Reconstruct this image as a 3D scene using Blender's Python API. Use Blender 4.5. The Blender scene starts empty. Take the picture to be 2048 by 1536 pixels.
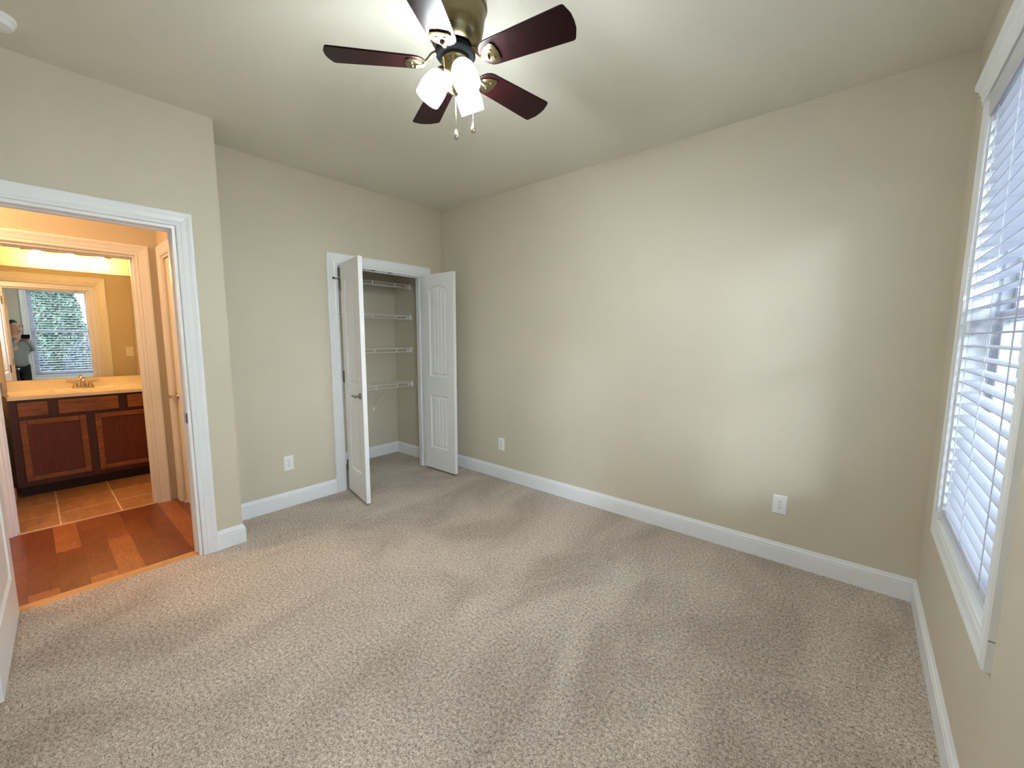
import bpy, bmesh, math, random
from mathutils import Vector, Matrix
random.seed(7)
C = bpy.context.scene
COL = C.collection
PI = math.pi

# ------------------------------------------------------------------ camera
W, H = 3.845, 2.73            # window wall x, ceiling height
XD, YD = 0.3855, -2.11        # doorway wall x, its outer corner y
HB = 0.1266                   # baseboard height
CAM = Vector((3.5236, -2.9568, 1.4028))
yaw, pitch, roll, F = 0.867, 0.1135, 0.0034, 817.74
fw = Vector((-math.cos(yaw)*math.cos(pitch), math.sin(yaw)*math.cos(pitch), -math.sin(pitch)))
rt = fw.cross(Vector((0, 0, 1))).normalized()
up = rt.cross(fw)
RT = rt*math.cos(roll) + up*math.sin(roll)
UP = -rt*math.sin(roll) + up*math.cos(roll)
cd = bpy.data.cameras.new('camera')
cam = bpy.data.objects.new('camera', cd)
COL.objects.link(cam)
cd.sensor_fit = 'HORIZONTAL'
cd.sensor_width = 36.0
cd.lens = F/2048*36.0
cd.clip_start = 0.03
m = Matrix((RT, UP, -fw)).transposed().to_4x4()
m.translation = CAM
cam.matrix_world = m
C.camera = cam

# ------------------------------------------------------------------ exposure, sky, sun
C.view_settings.view_transform = 'Standard'
C.view_settings.look = 'None'
C.view_settings.exposure = 1.38
C.view_settings.gamma = 1.0
C.view_settings.use_curve_mapping = False
C.cycles.use_denoising = True
C.cycles.max_bounces = 10
C.cycles.diffuse_bounces = 6
C.cycles.glossy_bounces = 5
C.cycles.transparent_max_bounces = 16
C.cycles.sample_clamp_indirect = 8.0
C.cycles.caustics_reflective = False
C.cycles.caustics_refractive = False

SKY = 7.4
SUN = 1.5
FAN_LIGHT = 490.0
VANITY_LIGHT = 21.0
HALL_LIGHT = 42.0

wd = bpy.data.worlds.new('sky')
C.world = wd
wd.use_nodes = True
nt = wd.node_tree
bg = nt.nodes['Background']
tc = nt.nodes.new('ShaderNodeTexCoord')
sx = nt.nodes.new('ShaderNodeSeparateXYZ')
rp = nt.nodes.new('ShaderNodeValToRGB')
rp.color_ramp.elements[0].position = 0.0
rp.color_ramp.elements[0].color = (0.84, 0.90, 0.97, 1)
rp.color_ramp.elements[1].position = 1.0
rp.color_ramp.elements[1].color = (0.50, 0.68, 1.0, 1)
nt.links.new(tc.outputs['Generated'], sx.inputs[0])
nt.links.new(sx.outputs['Z'], rp.inputs[0])
nt.links.new(rp.outputs[0], bg.inputs['Color'])
# hazy sky, brighter towards the veiled sun
dp = nt.nodes.new('ShaderNodeVectorMath')
dp.operation = 'DOT_PRODUCT'
dp.inputs[1].default_value = Vector((0.66, -0.75, 0.24)).normalized()
nt.links.new(tc.outputs['Generated'], dp.inputs[0])
def wmath(op, a, b):
    x = nt.nodes.new('ShaderNodeMath')
    x.operation = op
    nt.links.new(a, x.inputs[0])
    x.inputs[1].default_value = b
    return x.outputs[0]
g = wmath('POWER', wmath('MAXIMUM', dp.outputs['Value'], 0.0), 22.0)
g = wmath('ADD', wmath('MULTIPLY', g, 0.3), 0.64)
nt.links.new(wmath('MULTIPLY', g, SKY), bg.inputs['Strength'])

sd = bpy.data.lights.new('hazy_sun', 'SUN')
sd.energy = SUN
sd.angle = math.radians(9)
sd.color = (0.74, 0.88, 1.0)
so = bpy.data.objects.new('hazy_sun', sd)
COL.objects.link(so)
sun_dir = Vector((-0.90, 1.0, -0.40)).normalized()       # travel direction of the light
so.rotation_euler = sun_dir.to_track_quat('-Z', 'Y').to_euler()
so.location = (9, -8, 6)

# ------------------------------------------------------------------ helpers
OFF = {}

def tag(o, label=None, cat=None, group=None, kind=None):
    if label: o['label'] = label
    if cat: o['category'] = cat
    if group: o['group'] = group
    if kind: o['kind'] = kind
    return o

def thing(name, loc, label, cat, group=None, kind=None):
    o = bpy.data.objects.new(name, None)
    COL.objects.link(o)
    o.location = loc
    o.empty_display_size = 0.1
    OFF[o.name] = Vector(loc)
    return tag(o, label, cat, group, kind)

class MB:
    def __init__(s, M=None):
        s.bm = bmesh.new()
        s.M = M or Matrix.Identity(4)
    def v(s, p):
        return s.bm.verts.new(s.M @ Vector(p))
    def f(s, vs):
        try:
            return s.bm.faces.new(vs)
        except ValueError:
            return None
    def quad(s, a, b, c, d):
        s.f([s.v(a), s.v(b), s.v(c), s.v(d)])
    def box(s, x0, x1, y0, y1, z0, z1):
        p = [s.v((x, y, z)) for x in (x0, x1) for y in (y0, y1) for z in (z0, z1)]
        for q in ((0, 1, 3, 2), (4, 6, 7, 5), (0, 4, 5, 1), (2, 3, 7, 6), (0, 2, 6, 4), (1, 5, 7, 3)):
            s.f([p[i] for i in q])
        return s
    def loft(s, rings, closed=True, cap=True):
        R = [[s.v(p) for p in r] for r in rings]
        n = len(R[0])
        for a, b in zip(R[:-1], R[1:]):
            for i in range(n if closed else n-1):
                s.f([a[i], a[(i+1) % n], b[(i+1) % n], b[i]])
        if cap and closed:
            s.f(list(reversed(R[0])))
            s.f(R[-1])
        return s
    def prism(s, poly, z0, z1):
        return s.loft([[(x, y, z0) for x, y in poly], [(x, y, z1) for x, y in poly]])
    def lathe(s, prof, n=32, o=(0, 0, 0), ax=(0, 0, 1), cap=True):
        q = Vector((0, 0, 1)).rotation_difference(Vector(ax).normalized()).to_matrix()
        o = Vector(o)
        rings = []
        for r, z in prof:
            rings.append([o + q @ Vector((max(r, 1e-4)*math.cos(2*PI*i/n), max(r, 1e-4)*math.sin(2*PI*i/n), z)) for i in range(n)])
        return s.loft(rings, True, cap)
    def cyl(s, a, b, r0, r1=None, n=12):
        a, b = Vector(a), Vector(b)
        r1 = r0 if r1 is None else r1
        return s.lathe([(r0, 0), (r1, (b-a).length)], n, a, b-a)
    def tube(s, pts, r, n=8, radii=None):
        pts = [Vector(p) for p in pts]
        rings = []
        prev = None
        for i, p in enumerate(pts):
            d = (pts[min(i+1, len(pts)-1)] - pts[max(i-1, 0)]).normalized()
            if prev is None:
                a = d.orthogonal().normalized()
            else:
                a = (prev - d*prev.dot(d)).normalized()
            prev = a
            b = d.cross(a)
            rr = radii[i] if radii else r
            rings.append([p + a*rr*math.cos(2*PI*k/n) + b*rr*math.sin(2*PI*k/n) for k in range(n)])
        return s.loft(rings)
    def sphere(s, c, r, n=16, sc=(1, 1, 1)):
        k = max(6, n//2)
        c = Vector(c)
        rings = []
        for i in range(k+1):
            t = PI*i/k
            rr, z = max(math.sin(t), 1e-3), -math.cos(t)
            rings.append([c + Vector((r*sc[0]*rr*math.cos(2*PI*j/n), r*sc[1]*rr*math.sin(2*PI*j/n), r*sc[2]*z)) for j in range(n)])
        return s.loft(rings)
    def build(s, name, mat, parent=None, smooth=False, bevel=0, loc=None):
        bmesh.ops.recalc_face_normals(s.bm, faces=s.bm.faces)
        off = Vector((0, 0, 0))
        if parent is not None:
            off = OFF[parent.name]
        elif loc is not None:
            off = Vector(loc)
        if off.length:
            bmesh.ops.translate(s.bm, verts=s.bm.verts, vec=-off)
        me = bpy.data.meshes.new(name)
        s.bm.to_mesh(me)
        s.bm.free()
        me.materials.append(mat)
        if smooth:
            for p in me.polygons:
                p.use_smooth = True
            if smooth != 'all':
                me.set_sharp_from_angle(angle=math.radians(smooth if smooth is not True else 40))
        o = bpy.data.objects.new(name, me)
        COL.objects.link(o)
        OFF[o.name] = off
        if parent is not None:
            o.parent = parent
        else:
            o.location = off
        if bevel:
            b = o.modifiers.new('bevel', 'BEVEL')
            b.width = bevel
            b.segments = 2
            b.limit_method = 'ANGLE'
            b.angle_limit = math.radians(40)
        return o

def struct(name, mb, mat, **k):
    return tag(mb.build(name, mat, **k), kind='structure')

# ------------------------------------------------------------------ materials
def srgb(r, g, b):
    def f(c):
        c /= 255.0
        return c/12.92 if c <= 0.04045 else ((c+0.055)/1.055)**2.4
    return (f(r), f(g), f(b), 1)

class N:
    def __init__(s, name):
        s.m = bpy.data.materials.new(name)
        s.m.use_nodes = True
        s.t = s.m.node_tree
        s.b = s.t.nodes['Principled BSDF']
        s.pos = None
    def n(s, typ, **k):
        nd = s.t.nodes.new(typ)
        for a, b in k.items():
            setattr(nd, a, b)
        return nd
    def P(s):
        if s.pos is None:
            s.pos = s.n('ShaderNodeNewGeometry').outputs['Position']
        return s.pos
    def l(s, a, b):
        s.t.links.new(a, b)
    def map(s, scale=(1, 1, 1), rot=(0, 0, 0), loc=(0, 0, 0)):
        mp = s.n('ShaderNodeMapping')
        mp.inputs['Scale'].default_value = scale
        mp.inputs['Rotation'].default_value = rot
        mp.inputs['Location'].default_value = loc
        s.l(s.P(), mp.inputs[0])
        return mp.outputs[0]
    def noise(s, scale, detail=2, vec=None, rough=0.5, dist=0.0):
        nd = s.n('ShaderNodeTexNoise')
        nd.inputs['Scale'].default_value = scale
        nd.inputs['Detail'].default_value = detail
        nd.inputs['Roughness'].default_value = rough
        nd.inputs['Distortion'].default_value = dist
        s.l(vec or s.P(), nd.inputs['Vector'])
        return nd.outputs[0]
    def ramp(s, fac, stops):
        r = s.n('ShaderNodeValToRGB')
        e = r.color_ramp.elements
        e[0].position, e[0].color = stops[0]
        e[1].position, e[1].color = stops[-1]
        for p, c in stops[1:-1]:
            x = e.new(p)
            x.color = c
        s.l(fac, r.inputs[0])
        return r.outputs[0]
    def mix(s, fac, a, b, mode='MIX'):
        x = s.n('ShaderNodeMix', data_type='RGBA', blend_type=mode)
        for v, i in ((fac, 0), (a, 6), (b, 7)):
            if hasattr(v, 'links'):
                s.l(v, x.inputs[i])
            else:
                x.inputs[i].default_value = v
        return x.outputs[2]
    def math(s, op, a, b=0.0):
        x = s.n('ShaderNodeMath', operation=op)
        for v, i in ((a, 0), (b, 1)):
            if hasattr(v, 'links'):
                s.l(v, x.inputs[i])
            else:
                x.inputs[i].default_value = v
        return x.outputs[0]
    def bump(s, h, strength=0.3, dist=0.01):
        b = s.n('ShaderNodeBump')
        b.inputs['Strength'].default_value = strength
        b.inputs['Distance'].default_value = dist
        s.l(h, b.inputs['Height'])
        s.l(b.outputs[0], s.b.inputs['Normal'])
    def set(s, color=None, rough=None, metal=None, spec=None):
        for k, v in (('Base Color', color), ('Roughness', rough), ('Metallic', metal), ('Specular IOR Level', spec)):
            if v is None:
                continue
            if hasattr(v, 'links'):
                s.l(v, s.b.inputs[k])
            else:
                s.b.inputs[k].default_value = v
        return s

def scaled(c, k):
    return (min(c[0]*k, 1), min(c[1]*k, 1), min(c[2]*k, 1), 1)

def simple(name, col, rough=0.5, metal=0.0, var=0.04, scale=30, bump=0.0, spec=0.5, vscale=(1, 1, 1)):
    n = N(name)
    ns = n.noise(scale, 3, vec=n.map(scale=vscale))
    n.set(n.ramp(ns, [(0.3, scaled(col, 1-var)), (0.7, scaled(col, 1+var))]), rough, metal, spec)
    if bump:
        n.bump(ns, bump, 0.002)
    return n.m

def m_paint(name, col):
    n = N(name)
    a = n.noise(2.2, 2)
    g = n.noise(160, 3, rough=0.6)
    c = n.ramp(a, [(0.3, scaled(col, 0.985)), (0.7, scaled(col, 1.015))])
    n.set(c, 0.55, 0, 0.3)
    n.bump(g, 0.22, 0.0015)
    return n.m

WALLC = srgb(207, 199, 181)
M_WALL = m_paint('wall_paint', WALLC)
M_CEIL = m_paint('ceiling_paint', srgb(222, 219, 206))
M_TRIM = simple('white_trim_paint', srgb(233, 236, 240), 0.32, var=0.012, scale=12)
M_DOOR = simple('white_door_paint', srgb(236, 237, 237), 0.34, var=0.012, scale=12)
M_PLASTIC = simple('white_plastic', srgb(238, 239, 240), 0.3, var=0.01)
M_SLOT = simple('dark_slot', srgb(45, 42, 40), 0.6)
M_VINYL = simple('white_vinyl', srgb(208, 210, 216), 0.35, var=0.01)
M_NICKEL = simple('brushed_nickel', srgb(140, 132, 122), 0.3, 1.0, scale=80, var=0.08)
M_BRONZE = simple('dark_bronze', srgb(92, 84, 72), 0.4, 0.9, var=0.1)
M_BRASS = simple('antique_brass', srgb(132, 120, 90), 0.27, 1.0, var=0.06, scale=40)
M_BLACKM = simple('black_metal', srgb(14, 15, 17), 0.8, 0.0, spec=0.05)
M_WIRE = simple('white_coated_wire', srgb(235, 235, 230), 0.35, var=0.01)
M_COUNTER = simple('cream_cultured_marble', srgb(240, 232, 215), 0.18, var=0.02, scale=6)
M_FAUCET = simple('polished_nickel', srgb(205, 190, 170), 0.18, 1.0)
M_CORD = simple('white_cord', srgb(200, 203, 212), 0.6)

def m_slat():
    n = N('white_slat')
    n.set(n.ramp(n.noise(40, 3, vec=n.map(scale=(1, 0.05, 1))), [(0.3, srgb(196, 198, 207)), (0.7, srgb(203, 205, 214))]), 0.38)
    return n.m
M_SLAT = m_slat()

def m_glass():
    n = N('window_glass')
    t = n.t
    tr = n.n('ShaderNodeBsdfTransparent')
    tr.inputs[0].default_value = (0.97, 0.985, 0.98, 1)
    gl = n.n('ShaderNodeBsdfGlossy')
    gl.inputs['Roughness'].default_value = 0.02
    fr = n.n('ShaderNodeFresnel')
    fr.inputs[0].default_value = 1.45
    mx = n.n('ShaderNodeMixShader')
    n.l(n.math('MULTIPLY', fr.outputs[0], 0.6), mx.inputs[0])
    n.l(tr.outputs[0], mx.inputs[1])
    n.l(gl.outputs[0], mx.inputs[2])
    n.l(mx.outputs[0], t.nodes['Material Output'].inputs[0])
    return n.m
M_GLASS = m_glass()

def m_mirror():
    n = N('silvered_mirror')
    n.set(n.ramp(n.noise(3), [(0, (0.86, 0.88, 0.87, 1)), (1, (0.90, 0.92, 0.91, 1))]), 0.0, 1.0)
    return n.m
M_MIRROR = m_mirror()

def m_emit(name, col, strength):
    n = N(name)
    n.set((0.9, 0.9, 0.88, 1), 0.4)
    n.b.inputs['Emission Color'].default_value = col
    n.b.inputs['Emission Strength'].default_value = strength
    return n.m
M_BULB = m_emit('lit_bulb', (0.86, 0.97, 1.0, 1), FAN_LIGHT)
M_SHADE = m_emit('lit_frosted_glass', (0.90, 0.97, 1.0, 1), FAN_LIGHT*0.05)
def see_through(mat, k):
    t = mat.node_tree
    tr = t.nodes.new('ShaderNodeBsdfTransparent')
    mx = t.nodes.new('ShaderNodeMixShader')
    mx.inputs[0].default_value = k
    t.links.new(t.nodes['Principled BSDF'].outputs[0], mx.inputs[1])
    t.links.new(tr.outputs[0], mx.inputs[2])
    t.links.new(mx.outputs[0], t.nodes['Material Output'].inputs[0])
see_through(M_SHADE, 0.6)
M_VSHADE = m_emit('lit_warm_glass', (1.0, 0.54, 0.185, 1), VANITY_LIGHT)
M_HSHADE = m_emit('lit_hall_glass', (1.0, 0.57, 0.28, 1), HALL_LIGHT)

def m_carpet():
    n = N('beige_cut_pile_carpet')
    vw = n.map(scale=(1, 1, 0.2))
    fine = n.noise(210, 3, vec=vw, rough=0.65)
    mid = n.noise(75, 2, vec=vw, rough=0.6)
    big = n.noise(2.1, 3, vec=n.map(rot=(0, 0, 0.75), scale=(1, 0.55, 1)), rough=0.55, dist=0.8)
    h = n.math('ADD', n.math('MULTIPLY', fine, 0.65), n.math('MULTIPLY', mid, 0.35))
    c = n.ramp(h, [(0.37, srgb(118, 103, 91)), (0.5, srgb(198, 184, 171)), (0.63, srgb(244, 234, 223))])
    nap = n.ramp(big, [(0.36, (0.78, 0.765, 0.75, 1)), (0.5, (0.93, 0.925, 0.92, 1)), (0.64, (1.06, 1.06, 1.05, 1))])
    c = n.mix(1.0, c, nap, 'MULTIPLY')
    n.set(c, 0.95, 0, 0.1)
    n.bump(h, 0.85, 0.008)
    return n.m
M_CARPET = m_carpet()

def m_planks():
    n = N('reddish_wood_planks')
    br = n.n('ShaderNodeTexBrick')
    br.offset = 0.37
    br.inputs['Scale'].default_value = 1.0
    br.inputs['Brick Width'].default_value = 0.86
    br.inputs['Row Height'].default_value = 0.118
    br.inputs['Mortar Size'].default_value = 0.0009
    br.inputs['Mortar Smooth'].default_value = 0.2
    br.inputs['Bias'].default_value = -0.1
    br.inputs['Color1'].default_value = srgb(121, 62, 38)
    br.inputs['Color2'].default_value = srgb(176, 112, 66)
    br.inputs['Mortar'].default_value = srgb(84, 44, 26)
    n.l(n.map(loc=(0.35, 0.006, 0)), br.inputs[0])
    gr = n.noise(14, 6, vec=n.map(scale=(1.0, 7, 1)), rough=0.62, dist=1.2)
    g2 = n.noise(3.2, 3, vec=n.map(scale=(1.5, 2.5, 1)), dist=0.6)
    c = n.mix(1.0, br.outputs[0], n.ramp(gr, [(0.3, (0.62, 0.55, 0.5, 1)), (0.6, (1.1, 1.08, 1.05, 1))]), 'MULTIPLY')
    c = n.mix(1.0, c, n.ramp(g2, [(0.3, (0.8, 0.76, 0.72, 1)), (0.7, (1.08, 1.06, 1.04, 1))]), 'MULTIPLY')
    n.set(c, 0.34, 0, 0.4)
    n.bump(br.outputs['Fac'], -0.3, 0.002)
    return n.m
M_PLANK = m_planks()
M_OAK = simple('tan_oak', srgb(196, 146, 92), 0.4, var=0.16, scale=30, vscale=(6, 0.6, 1))

def m_tile():
    n = N('tan_floor_tile')
    br = n.n('ShaderNodeTexBrick')
    br.offset = 0.0
    br.inputs['Scale'].default_value = 1.0
    br.inputs['Brick Width'].default_value = 0.334
    br.inputs['Row Height'].default_value = 0.334
    br.inputs['Mortar Size'].default_value = 0.005
    br.inputs['Mortar Smooth'].default_value = 0.1
    br.inputs['Color1'].default_value = srgb(176, 132, 96)
    br.inputs['Color2'].default_value = srgb(164, 120, 86)
    br.inputs['Mortar'].default_value = srgb(232, 215, 190)
    n.l(n.map(loc=(1.25, 2.912, 0)), br.inputs[0])
    sl = n.noise(7, 5, vec=n.map(scale=(1, 2.5, 1)), rough=0.6, dist=1.0)
    c = n.mix(1.0, br.outputs[0], n.ramp(sl, [(0.3, (0.72, 0.68, 0.64, 1)), (0.65, (1.1, 1.08, 1.05, 1))]), 'MULTIPLY')
    n.set(c, 0.35)
    n.bump(br.outputs['Fac'], -0.4, 0.002)
    return n.m
M_TILE = m_tile()

def m_wood(name, dark, light, rough=0.3, axis=(1, 14, 14), scale=6, spec=0.5):
    n = N(name)
    g = n.noise(scale, 5, vec=n.map(scale=axis), rough=0.6, dist=0.5)
    n.set(n.ramp(g, [(0.3, dark), (0.7, light)]), rough)
    n.bump(g, 0.06, 0.002)
    n.b.inputs['Specular IOR Level'].default_value = spec
    return n.m
M_CHERRY = m_wood('cherry_cabinet_wood', srgb(80, 32, 17), srgb(108, 48, 26), 0.35, (10, 10, 1))
M_CHERRYH = m_wood('cherry_drawer_wood', srgb(112, 62, 34), srgb(158, 98, 54), 0.35, (10, 1, 10))
M_CHERRYD = m_wood('cherry_face_frame', srgb(58, 22, 14), srgb(84, 36, 22), 0.35, (10, 10, 1))
M_BLADE = m_wood('mahogany_blade', srgb(18, 4, 5), srgb(29, 6, 8), 0.34, (5, 5, 5), 9, 0.16)

# ------------------------------------------------------------------ walls
def wall(name, axis, a0, a1, u0, u1, z0, z1, holes=(), mat=None):
    """axis 'x': slab between x=a0..a1, running along y; axis 'y': slab between y=a0..a1, running along x."""
    us = sorted({u0, u1, *[h[0] for h in holes], *[h[1] for h in holes]})
    zs = sorted({z0, z1, *[h[2] for h in holes], *[h[3] for h in holes]})
    def solid(i, j):
        if i < 0 or j < 0 or i >= len(us)-1 or j >= len(zs)-1:
            return False
        uc, zc = (us[i]+us[i+1])/2, (zs[j]+zs[j+1])/2
        return not any(h[0] < uc < h[1] and h[2] < zc < h[3] for h in holes)
    b = MB()
    def P(a, u, z):
        return (a, u, z) if axis == 'x' else (u, a, z)
    for i in range(len(us)-1):
        for j in range(len(zs)-1):
            if not solid(i, j):
                continue
            A, B, c, d = us[i], us[i+1], zs[j], zs[j+1]
            for a in (a0, a1):
                b.quad(P(a, A, c), P(a, B, c), P(a, B, d), P(a, A, d))
            if not solid(i-1, j): b.quad(P(a0, A, c), P(a1, A, c), P(a1, A, d), P(a0, A, d))
            if not solid(i+1, j): b.quad(P(a0, B, c), P(a1, B, c), P(a1, B, d), P(a0, B, d))
            if not solid(i, j-1): b.quad(P(a0, A, c), P(a1, A, c), P(a1, B, c), P(a0, B, c))
            if not solid(i, j+1): b.quad(P(a0, A, d), P(a1, A, d), P(a1, B, d), P(a0, B, d))
    bmesh.ops.remove_doubles(b.bm, verts=b.bm.verts, dist=1e-5)
    return struct(name, b, mat or M_WALL)

YE = -3.39                                   # wall behind the camera
OPB = (-3.140, -2.340, 0.0, 2.048)           # bedroom doorway (y0, y1, z0, z1)
OPC = (-1.178, -0.238, 0.0, 2.040)           # closet doorway
OPT = (-3.135, -2.354, 0.0, 2.035)           # bathroom doorway
OPL = (-0.795, -0.180, 0.0, 2.035)           # linen closet doorway (x0, x1)
WZ0, WZ1 = 0.625, 2.338
WIN = [(-1.334, -0.474), (-2.920, -2.060)]   # window openings along y
BX0, BX1 = -1.030, -0.911                    # bathroom wall
XM = -2.42                                   # vanity wall

wall('wall_left', 'x', 0.266, XD, YE-0.12, YD, 0, H, [OPB])
wall('wall_left_return', 'y', YD-0.10, YD, -0.11, 0.266, 0, H)
wall('wall_back', 'x', -0.11, 0.0, YD, 0.0, 0, H, [OPC])
wall('wall_right', 'y', 0.0, 0.12, -0.86, W+0.14, 0, H)
wall('wall_window', 'x', W, W+0.14, YE, 0.0, 0, H, [(a, b, WZ0, WZ1) for a, b in WIN])
wall('wall_front', 'y', YE-0.12, YE, XD, W+0.14, 0, H)
wall('wall_closet_back', 'x', -0.86, -0.742, YD-0.10, 0.0, 0, H)
wall('wall_closet_right', 'y', -0.10, -0.0005, -0.742, -0.11, 0, H)
wall('wall_closet_left', 'y', -1.50, -1.42, -0.742, -0.11, 0, H)
wall('wall_hall_right', 'y', -2.21, YD-0.1005, BX1, -0.11, 0, H, [OPL])
wall('wall_bathroom_front', 'x', BX0, BX1, -4.0, -1.95, 0, H, [OPT])
wall('wall_bathroom_back', 'x', XM-0.1, XM, -3.30, -1.95, 0, H)
wall('wall_bathroom_right', 'y', -2.05, -1.95, XM, BX0, 0, H)
wall('wall_bathroom_left', 'y', -3.30, -3.20, XM, BX0, 0, H)
wall('wall_hall_end', 'y', -4.0, -3.9, BX1, 0.266, 0, H)
wall('wall_hall_left', 'x', 0.266, XD, -4.0, YE-0.12, 0, H)

cb = MB().box(-0.86, W+0.14, YE-0.12, 0.12, H, H+0.1)
cb.box(XM-0.1, -0.86, -4.0, -1.95, H, H+0.1).box(-0.86, XD, -4.0, YE-0.12, H, H+0.1)
struct('ceiling', cb, M_CEIL)

fb = MB()
fb.box(0.0, W, YD, 0.0, -0.05, 0.0)
fb.box(0.355, W, YE, YD, -0.05, 0.0)
fb.box(-0.742, 0.0, -1.42, -0.10, -0.05, 0.0)
struct('floor', fb, M_CARPET)
struct('floor_hall', MB().box(-0.925, 0.355, -3.9, -2.14, -0.05, 0.0), M_PLANK)
struct('floor_bathroom', MB().box(XM, -0.925, -3.2, -2.05, -0.05, 0.0), M_TILE)
tb = MB()
tb.loft([[(0.300, y, 0.0), (0.303, y, 0.008), (0.345, y, 0.009), (0.360, y, 0.0)] for y in (OPB[0], OPB[1])])
struct('trim_1', tb, M_OAK)
tb = MB().box(-0.932, -0.915, OPT[0], OPT[1], 0.0, 0.004)
struct('trim_2', tb, simple('pale_metal_strip', srgb(225, 205, 170), 0.35, 0.3))

# ------------------------------------------------------------------ casings, jambs, baseboards
CAS = [(0.0, 0.0), (0.0, 0.010), (0.004, 0.013), (0.012, 0.014), (0.020, 0.011), (0.026, 0.0135), (0.050, 0.016),
       (0.060, 0.0185), (0.070, 0.020), (0.078, 0.019), (0.081, 0.014), (0.081, 0.0)]

def casing(b, axis, a, nrm, u0, u1, z0, z1, sides=3, width=0.081, gap=0.006):
    k = width/0.081
    u0 -= gap; u1 += gap; z1 += gap
    if sides == 4:
        z0 -= gap
    def P(t, u, z):
        return (a+nrm*t, u, z) if axis == 'x' else (u, a+nrm*t, z)
    loops = []
    for o, t in CAS:
        o *= k
        zb = z0-o if sides == 4 else z0
        loops.append([P(t, u0-o, zb), P(t, u0-o, z1+o), P(t, u1+o, z1+o), P(t, u1+o, zb)])
    L = [[b.v(p) for p in l] for l in loops]
    n = len(L)
    for i in range(n):
        j = (i+1) % n
        for k2 in range(4 if sides == 4 else 3):
            q = (k2+1) % 4
            b.f([L[i][k2], L[i][q], L[j][q], L[j][k2]])
    if sides == 3:
        b.f([l[0] for l in L])
        b.f([l[3] for l in L])
    return b

def jamb(b, axis, a0, a1, u0, u1, z1, stop=None):
    """lining boards of a doorway plus a door stop"""
    t = 0.016
    def B(A0, A1, U0, U1, Z0, Z1):
        if axis == 'x': b.box(A0, A1, U0, U1, Z0, Z1)
        else: b.box(U0, U1, A0, A1, Z0, Z1)
    B(a0, a1, u0-0.0, u0+t, 0, z1)
    B(a0, a1, u1-t, u1, 0, z1)
    B(a0, a1, u0+t, u1-t, z1-t, z1)
    if stop is not None:
        s0, s1 = stop
        B(s0, s1, u0+t, u0+t+0.010, 0, z1-t)
        B(s0, s1, u1-t-0.010, u1-t, 0, z1-t)
        B(s0, s1, u0+t+0.010, u1-t-0.010, z1-t-0.010, z1-t)
    return b

def door_trim(name, axis, a0, a1, op, faces, stop=None):
    b = MB()
    jamb(b, axis, min(a0, a1)-0.001, max(a0, a1)+0.001, op[0], op[1], op[3], stop)
    for a, nrm in faces:
        casing(b, axis, a, nrm, op[0]+0.005, op[1]-0.005, 0.0, op[3]-0.005)
    return struct(name, b, M_TRIM)

tr3 = door_trim('trim_3', 'x', 0.266, XD, OPB, [(XD, 1), (0.266, -1)], (0.30, 0.34))
tr4 = door_trim('trim_4', 'x', -0.11, 0.0, OPC, [(0.0, 1)], (-0.075, -0.045))
tr5 = door_trim('trim_5', 'x', BX0, BX1, OPT, [(BX1, 1), (BX0, -1)], (-0.985, -0.955))
tr6 = door_trim('trim_6', 'y', -2.21, -2.1105, OPL, [(-2.21, -1)], None)

BASE = [(0.0, 0.0), (0.014, 0.0), (0.014, 0.090), (0.0115, 0.0925), (0.0125, 0.096), (0.0125, 0.104), (0.009, 0.110),
        (0.006, 0.113), (0.006, 0.118), (0.0025, 0.1266), (0.0, 0.1266)]

def baseboard(b, p0, p1, nrm, m0=0, m1=0):
    """straight run p0-p1 on the wall, nrm points into the room, m = mitre (+1 outside corner, -1 inside)"""
    p0, p1, nrm = Vector((*p0, 0)), Vector((*p1, 0)), Vector((*nrm, 0))
    d = (p1-p0).normalized()
    r0 = [p0 - d*m0*t + nrm*t + Vector((0, 0, z)) for t, z in BASE]
    r1 = [p1 + d*m1*t + nrm*t + Vector((0, 0, z)) for t, z in BASE]
    return b.loft([r0, r1])

CW = 0.087
b = MB()
baseboard(b, (0.0, 0.0), (W, 0.0), (0, -1), -1, -1)
struct('baseboard_right', b, M_TRIM)
b = MB()
baseboard(b, (0.0, OPC[0]-CW+0.005), (0.0, YD), (1, 0), 0, -1)
baseboard(b, (0.0, 0.0), (0.0, OPC[1]+CW-0.005), (1, 0), -1, 0)
struct('baseboard_back', b, M_TRIM)
b = MB()
baseboard(b, (0.0, YD), (XD, YD), (0, 1), -1, 1)
baseboard(b, (XD, YD), (XD, OPB[1]+CW-0.005), (1, 0), 1, 0)
struct('baseboard_left', b, M_TRIM)
b = MB()
baseboard(b, (W, 0.0), (W, YE), (-1, 0), -1, -1)
struct('baseboard_window', b, M_TRIM)
b = MB()
baseboard(b, (W, YE), (XD, YE), (0, 1), -1, -1)
struct('baseboard_front', b, M_TRIM)
b = MB()
baseboard(b, (-0.742, -1.42), (-0.742, -0.10), (1, 0), -1, -1)
baseboard(b, (-0.742, -0.10), (-0.11, -0.10), (0, -1), -1, 0)
struct('baseboard_closet', b, M_TRIM)

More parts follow.
